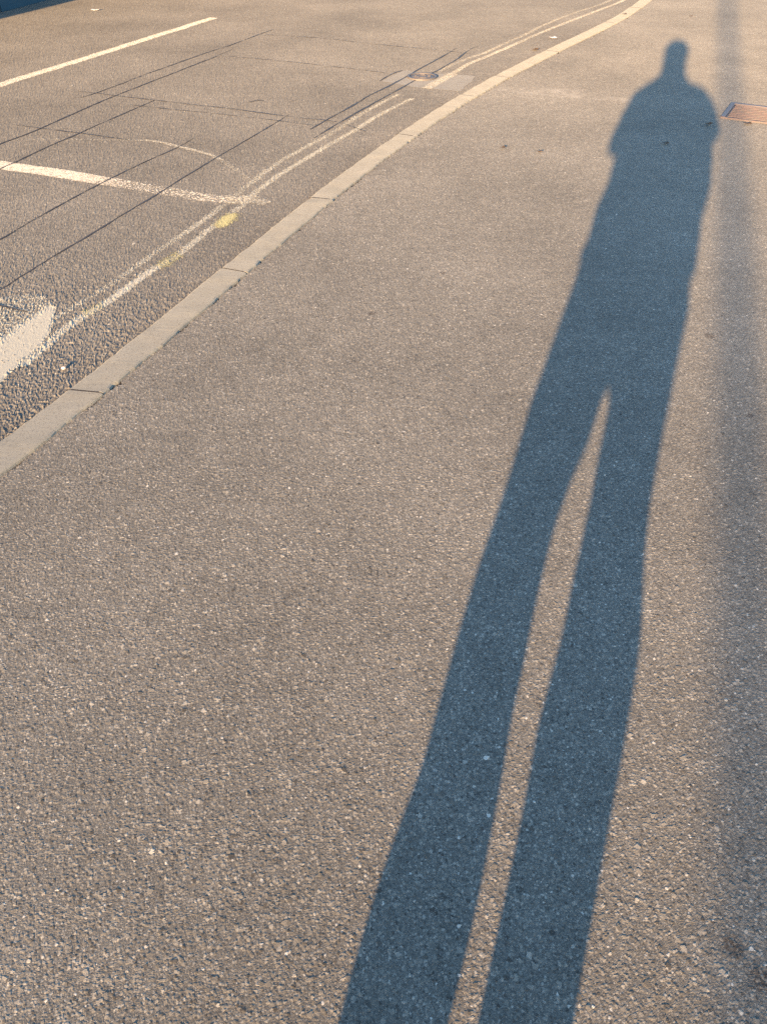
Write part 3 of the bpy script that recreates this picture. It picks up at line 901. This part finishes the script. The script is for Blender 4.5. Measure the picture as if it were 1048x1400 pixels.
# legs: outlines left and right of each leg at each height
LEFT = [(0.045, -0.165, -0.045, 0.06), (0.10, -0.178, -0.03, 0.075), (0.15, -0.190, -0.023, 0.082), (0.19, -0.193, -0.022, 0.085), (0.23, -0.188, -0.027, 0.088), (0.26, -0.197, -0.036, 0.09), (0.30, -0.203, -0.037, 0.092),
        (0.345, -0.208, -0.047, 0.095), (0.39, -0.208, -0.041, 0.098), (0.43, -0.207, -0.027, 0.10), (0.46, -0.21, -0.008, 0.10), (0.50, -0.213, 0.006, 0.105), (0.54, -0.213, 0.018, 0.11), (0.62, -0.21, 0.03, 0.115), (0.73, -0.203, 0.05, 0.115), (0.80, -0.185, 0.05, 0.10)]
RIGHT = [(0.045, 0.03, 0.140, 0.06), (0.10, 0.022, 0.155, 0.075), (0.15, 0.018, 0.163, 0.082), (0.19, 0.022, 0.172, 0.085), (0.225, 0.023, 0.183, 0.088), (0.26, 0.018, 0.196, 0.09), (0.315, 0.030, 0.207, 0.093),
         (0.34, 0.032, 0.202, 0.094), (0.37, 0.034, 0.197, 0.096), (0.41, 0.034, 0.197, 0.098), (0.45, 0.033, 0.205, 0.10), (0.49, 0.031, 0.214, 0.103), (0.54, 0.028, 0.226, 0.11), (0.60, 0.02, 0.244, 0.115), (0.67, 0.01, 0.262, 0.12), (0.73, 0.0, 0.264, 0.115), (0.80, 0.0, 0.24, 0.10)]
def folds(o, amp, f):
    """creases of loose cloth"""
    me = o.data
    n = [v.normal.copy() for v in me.vertices]
    for v, q in zip(me.vertices, n):
        c = v.co
        k = mnoise.noise((c.x * f, c.y * f, c.z * f * 1.6)) + 0.5 * mnoise.noise((c.x * f * 2.3 + 5, c.y * f * 2.3, c.z * f * 3.1))
        v.co = c + q * (k * amp)
trousers = fuse('trousers', [loft([span(*q) for q in LEFT]), loft([span(*q) for q in RIGHT])], M_trouser, walker, 0.010, 2)
folds(trousers, 0.005, 8.0)

TORSO = [(0.745, -0.212, 0.274, 0.13), (0.80, -0.213, 0.284, 0.135), (0.85, -0.215, 0.299, 0.14), (0.92, -0.207, 0.315, 0.14), (0.98, -0.204, 0.334, 0.14),
         (1.06, -0.20, 0.337, 0.14), (1.15, -0.20, 0.325, 0.14), (1.25, -0.205, 0.30, 0.135), (1.31, -0.205, 0.295, 0.12), (1.35, -0.198, 0.292, 0.10), (1.385, -0.178, 0.275, 0.08), (1.405, -0.152, 0.245, 0.075), (1.425, -0.120, 0.190, 0.075), (1.445, -0.092, 0.140, 0.075), (1.48, -0.076, 0.114, 0.075), (1.54, -0.076, 0.110, 0.075)]
L_EL = Vector((-0.224, 0.03, 1.082)); R_EL = Vector((0.314, 0.14, 1.135))
L_WR = Vector((-0.075, 0.29, 1.275)); R_WR = Vector((0.095, 0.29, 1.275))
def lerp(a, b, t): return tuple(a.lerp(b, t))
L_SH = Vector((-0.160, 0.0, 1.295)); R_SH = Vector((0.250, 0.0, 1.305))
def arm(S, E_, W_, k=1.0):
    return tube([(*S, 0.075 * k), (*S.lerp(E_, 0.5), 0.068 * k), (*S.lerp(E_, 0.9), 0.060 * k), (*E_, 0.056 * k), (*E_.lerp(W_, 0.12), 0.056 * k), (*E_.lerp(W_, 0.5), 0.050 * k), (*E_.lerp(W_, 0.92), 0.040 * k)])
jacket = fuse('jacket', [loft([span(*q) for q in TORSO]), arm(L_SH, L_EL, L_WR, 1.06), arm(R_SH, R_EL, R_WR, 1.06)], M_jacket, walker, 0.010, 2)
folds(jacket, 0.012, 9.0)
# collar, cuffs and hem band are pieces of the jacket
ring_hem = loft([span(0.735, -0.216, 0.278, 0.136), span(0.755, -0.218, 0.282, 0.139)], 32)
link_mesh('hem', *ring_hem, M_jacket, jacket)

# body: head, neck, hands, ankles in one continuous surface (arms and trunk run inside the clothes)
HX = 0.010
def ell(c, r, seg=20, rg=14):
    rings = []
    for i in range(1, rg):
        t = math.pi * i / rg - math.pi / 2
        rings.append((c[0], c[1], c[2] + r[2] * math.sin(t), r[0] * math.cos(t), r[1] * math.cos(t)))
    V = []; F = []
    for (x, y, z, rx, ry) in rings:
        for i in range(seg):
            a = 2 * math.pi * i / seg; V.append((x + rx * math.cos(a), y + ry * math.sin(a), z))
    for k in range(len(rings) - 1):
        for i in range(seg):
            j = (i + 1) % seg; F.append((k * seg + i, k * seg + j, (k + 1) * seg + j, (k + 1) * seg + i))
    F.append(tuple(range(seg))[::-1]); F.append(tuple((len(rings) - 1) * seg + i for i in range(seg)))
    return V, F

pieces = [ell((HX, 0.0, 1.650), (0.082, 0.096, 0.098)), ell((HX, 0.03, 1.585), (0.066, 0.072, 0.075)),       # skull, jaw
          ell((HX, 0.088, 1.548), (0.024, 0.018, 0.018)),                                                     # chin
          tube([(HX, 0.098, 1.650, 0.009), (HX, 0.110, 1.625, 0.012), (HX, 0.112, 1.612, 0.014)], 10),        # nose
          ell((HX - 0.084, -0.005, 1.628), (0.009, 0.020, 0.032)), ell((HX + 0.084, -0.005, 1.628), (0.009, 0.020, 0.032)),
          tube([(HX, 0.092, 1.580, 0.011), (HX - 0.02, 0.088, 1.579, 0.008)], 8), tube([(HX, 0.092, 1.580, 0.011), (HX + 0.02, 0.088, 1.579, 0.008)], 8),
          tube([(HX, -0.012, 1.36, 0.075), (HX, -0.01, 1.46, 0.064), (HX, -0.002, 1.56, 0.060)], 16),
          loft([span(0.80, -0.16, 0.20, 0.09), span(1.1, -0.15, 0.20, 0.09), span(1.34, -0.15, 0.19, 0.08)])]
pieces += [tube([(-0.105, 0, 0.10, 0.04), (-0.115, 0, 0.45, 0.055), (-0.09, 0, 0.82, 0.08)]), tube([(0.09, 0, 0.10, 0.04), (0.115, 0, 0.45, 0.055), (0.10, 0, 0.82, 0.08)]),
           tube([(*L_SH, 0.045), (*L_EL, 0.038), (*L_WR, 0.027)]), tube([(*R_SH, 0.045), (*R_EL, 0.038), (*R_WR, 0.027)])]
# phone frame of axes in the walker's own space: looks where the camera looks
yaw = SUN_AZ
PF = Vector((-math.sin(yaw) * math.cos(PITCH), math.cos(yaw) * math.cos(PITCH), -math.sin(PITCH)))
PR = Vector((math.cos(yaw), math.sin(yaw), 0.0))
PU = PR.cross(PF)
C0 = Vector((0.0, -D0, CAM_H))
PC = C0 - PF * 0.026 - PU * 0.050          # middle of the phone's thickness
def hand(W_, side):
    P = []
    palm = PC + PR * (0.052 * side) - PU * 0.035 - PF * 0.020
    P.append(tube([(*W_, 0.026), (*W_.lerp(palm, 0.6), 0.025), (*palm, 0.024)]))
    k0 = palm + PU * 0.008
    P.append(tube([(*(palm - PU * 0.030), 0.019), (*(palm + PU * 0.026), 0.018)]))
    for i, ln in enumerate((0.9, 1.0, 0.95, 0.75)):
        root = palm + PU * (0.028 - 0.021 * i)
        a = root + PR * (side * 0.004) + PF * 0.022
        b = PC + PR * (side * 0.044) + PU * (-0.010 - 0.021 * i) + PF * 0.013
        c = PC + PR * (side * (0.044 - 0.022 * ln)) + PU * (-0.010 - 0.021 * i) + PF * 0.0135
        P.append(tube([(*root, 0.010), (*a, 0.0095), (*b, 0.0088), (*c, 0.0078)], 10))
    t0 = palm - PU * 0.020
    t1 = PC + PR * (side * 0.047) - PU * 0.030 - PF * 0.016
    t2 = PC + PR * (side * 0.022) - PU * 0.012 - PF * 0.0145
    P.append(tube([(*t0, 0.013), (*t1, 0.011), (*t2, 0.0085)], 10))
    return P
pieces += hand(L_WR, -1) + hand(R_WR, 1)
body = fuse('body', pieces, M_skin, walker, 0.0045, 3)
M_eye = NT('eye_white').set(color=(0.75, 0.73, 0.70), rough=0.2)
M_iris = NT('brown_iris').set(color=(0.05, 0.03, 0.02), rough=0.2)
for s in (-1, 1):
    e = link_mesh('eye', *ell((HX + 0.032 * s, 0.0865, 1.648), (0.0115, 0.0115, 0.0075), 14, 10), M_eye, body, True)
    link_mesh('iris', *ell((HX + 0.032 * s, 0.0968, 1.6445), (0.0052, 0.0025, 0.0048), 12, 8), M_iris, e, True)
    link_mesh('eyebrow', *tube([(HX + 0.016 * s, 0.097, 1.669, 0.004), (HX + 0.034 * s, 0.093, 1.673, 0.0045), (HX + 0.050 * s, 0.082, 1.668, 0.003)], 8), M_hair, body, True)
fuse('hair', [ell((HX, -0.014, 1.662), (0.106, 0.104, 0.094)), ell((HX, -0.035, 1.595), (0.100, 0.08, 0.11)), tube([(HX - 0.05, 0.065, 1.715, 0.024), (HX, 0.078, 1.722, 0.026), (HX + 0.05, 0.065, 1.715, 0.024)])], M_hair, walker, 0.008, 2)
for s, x in ((-1, -0.108), (1, 0.09)):
    sh = fuse('shoe', [tube([(x, -0.06, 0.05, 0.042), (x, 0.03, 0.052, 0.045), (x + 0.006 * s, 0.11, 0.045, 0.042), (x + 0.008 * s, 0.16, 0.038, 0.034)]), tube([(x, -0.045, 0.05, 0.042), (x, -0.03, 0.11, 0.046)])], M_shoe, walker, 0.008, 2)
    sl = loft([(x + 0.003 * s, 0.05, 0.002, 0.047, 0.142), (x + 0.003 * s, 0.05, 0.022, 0.049, 0.146)], 28)
    link_mesh('sole', *sl, M_shoe, sh)

# the phone in both hands
M_case = NT('black_phone_case').set(color=(0.015, 0.015, 0.017), rough=0.4)
M_screen = NT('phone_glass').set(color=(0.02, 0.02, 0.022), rough=0.08)
ph = tag(empty('smartphone'), 'black smartphone held up in both hands by the person', 'smartphone')
Rz = Matrix.Rotation(-SUN_AZ, 4, 'Z'); Rz.translation = Vector((base[0], base[1], 0))
fr = Matrix((PR, PU, -PF)).transposed().to_4x4(); fr.translation = PC
ph.matrix_world = Rz @ fr
bm = bmesh.new(); box_bm(bm, -0.036, 0.036, -0.074, 0.074, -0.004, 0.004)
ve = [e for e in bm.edges if abs(e.verts[0].co.z - e.verts[1].co.z) > 0.004]
bmesh.ops.bevel(bm, geom=ve, offset=0.009, segments=4, affect='EDGES')
case = link_bm('case', bm, M_case, ph)
box('screen', (-0.033, 0.033, -0.069, 0.069, 0.0041, 0.0049), M_screen, ph)
bump_ = box('camera_bump', (-0.016, 0.016, 0.036, 0.066, -0.0062, -0.0041), M_case, ph)
for yy in (0.044, 0.058):
    bm = bmesh.new(); bmesh.ops.create_cone(bm, cap_ends=True, segments=20, radius1=0.0055, radius2=0.0055, depth=0.002, matrix=Matrix.Translation((0, yy, -0.0074)))
    link_bm('lens', bm, M_screen, bump_)

# ------------------------------------------------------------------ litter and loose stones
def lump(name, loc, r, mat, seed, squash=0.6):
    bm = bmesh.new(); bmesh.ops.create_icosphere(bm, subdivisions=2, radius=1.0)
    rs = random.Random(seed); ax = Vector((rs.uniform(-1, 1), rs.uniform(-1, 1), rs.uniform(-1, 1)))
    for v in bm.verts:
        k = 1 + 0.28 * mnoise.noise(v.co * 1.3 + ax * 7)
        v.co = Vector((v.co.x * r * k * 1.15, v.co.y * r * k * 0.9, v.co.z * r * k * squash))
    o = link_bm(name, bm, mat)
    o.location = loc; o.rotation_euler = (0, 0, rs.uniform(0, 6))
    return o
n_p = NT('pale_stone'); M_pale = n_p.set(color=n_p.mix(n_p.noise(150, 3, .6, vec=n_p.pos3), (0.55, 0.45, 0.40), (0.75, 0.68, 0.62)), rough=0.8)
n_w = NT('white_litter'); M_litter = n_w.set(color=n_w.mix(n_w.noise(60, 3, .6, vec=n_w.pos3), (0.70, 0.70, 0.66), (0.82, 0.81, 0.78)), rough=0.8)
n_d = NT('dry_leaf'); M_leaf = n_d.set(color=n_d.mix(n_d.noise(90, 4, .6, vec=n_d.pos3), (0.06, 0.045, 0.03), (0.13, 0.09, 0.055)), rough=0.85)

x, y = ground(88, 506, Z_ROAD)
tag(lump('pebble', (x, y, Z_ROAD + 0.009), 0.0075, M_pale, 3, 0.8), 'pale pinkish pebble lying in the rough gutter beside the white marking', 'pebble')

def scrap(name, px, size, mat, seed, label, cat, z=Z_ROAD, rot=0.4, curl=0.3):
    """crumpled thin piece with thickness"""
    x, y = ground(*px, z)
    rs = random.Random(seed)
    N = 6; V = []; F = []
    for sgn in (1, 0):
        for i in range(N + 1):
            for j in range(N + 1):
                u, v = i / N - 0.5, j / N - 0.5
                zz = size[0] * curl * (u * u * 1.6 + 0.25 * mnoise.noise((u * 4 + seed, v * 4, 0))) + 0.007
                V.append((u * size[0], v * size[1], zz + 0.0012 * sgn))
    M_ = (N + 1) ** 2
    for i in range(N):
        for j in range(N):
            a = i * (N + 1) + j
            F.append((a, a + N + 1, a + N + 2, a + 1)); F.append((M_ + a, M_ + a + 1, M_ + a + N + 2, M_ + a + N + 1))
    for i in range(N):
        for a, b in ((i, i + 1), (N * (N + 1) + i + 1, N * (N + 1) + i), ((i + 1) * (N + 1), i * (N + 1)), (i * (N + 1) + N, (i + 1) * (N + 1) + N)):
            F.append((a, b, M_ + b, M_ + a))
    bm = bmesh.new(); me = bpy.data.meshes.new('t'); me.from_pydata(V, [], F); bm.from_mesh(me); bpy.data.meshes.remove(me)
    o = link_bm(name, bm, mat)
    o.location = (x, y, z); o.rotation_euler = (0, 0, rot)
    return tag(o, label, cat)
scrap('paper_scrap', (130.5, 14), (0.085, 0.05), M_litter, 1, 'white paper scrap on the far lane near the blue wall', 'paper scrap', rot=0.1, curl=0.15)
scrap('paper_scrap', (755.5, 52), (0.06, 0.055), M_litter, 2, 'white paper scrap in the gutter between double line and kerb', 'paper scrap', rot=0.3, curl=0.15)
scrap('dry_leaf', (731, 68.5), (0.06, 0.04), M_leaf, 3, 'small dark leaf in the gutter close to the kerb', 'leaf', rot=0.7)
scrap('dry_leaf', (853, 19.5), (0.04, 0.03), M_leaf, 4, 'small dark leaf on the far end of the kerb', 'leaf', z=0.006, rot=0.2)
scrap('dry_leaf', (1021, 170), (0.05, 0.03), M_leaf, 5, 'small dark leaf just in front of the rusty cover', 'leaf', z=-0.001, rot=-0.1, curl=0.2)
scrap('dry_leaf', (909, 197), (0.035, 0.026), M_leaf, 6, 'small dark leaf in the middle of the shadow of the chest', 'leaf', z=-0.001, rot=0.2)
scrap('dry_leaf', (968, 170.5), (0.045, 0.024), M_leaf, 7, 'small dark leaf in the shadow of the right elbow', 'leaf', z=-0.001, rot=0.5)
scrap('dry_leaf', (687, 203), (0.028, 0.02), M_leaf, 8, 'small dark leaf on sunlit pavement, left of another one', 'leaf', z=-0.001, rot=0.9)
scrap('dry_leaf', (737, 208.5), (0.026, 0.018), M_leaf, 9, 'small dark leaf on sunlit pavement, right of another one', 'leaf', z=-0.001, rot=0.1)
scrap('dry_leaf', (944, 22.5), (0.03, 0.02), M_leaf, 10, 'small dark leaf on far pavement beyond the shadow of the head', 'leaf', z=-0.001, rot=0.3)
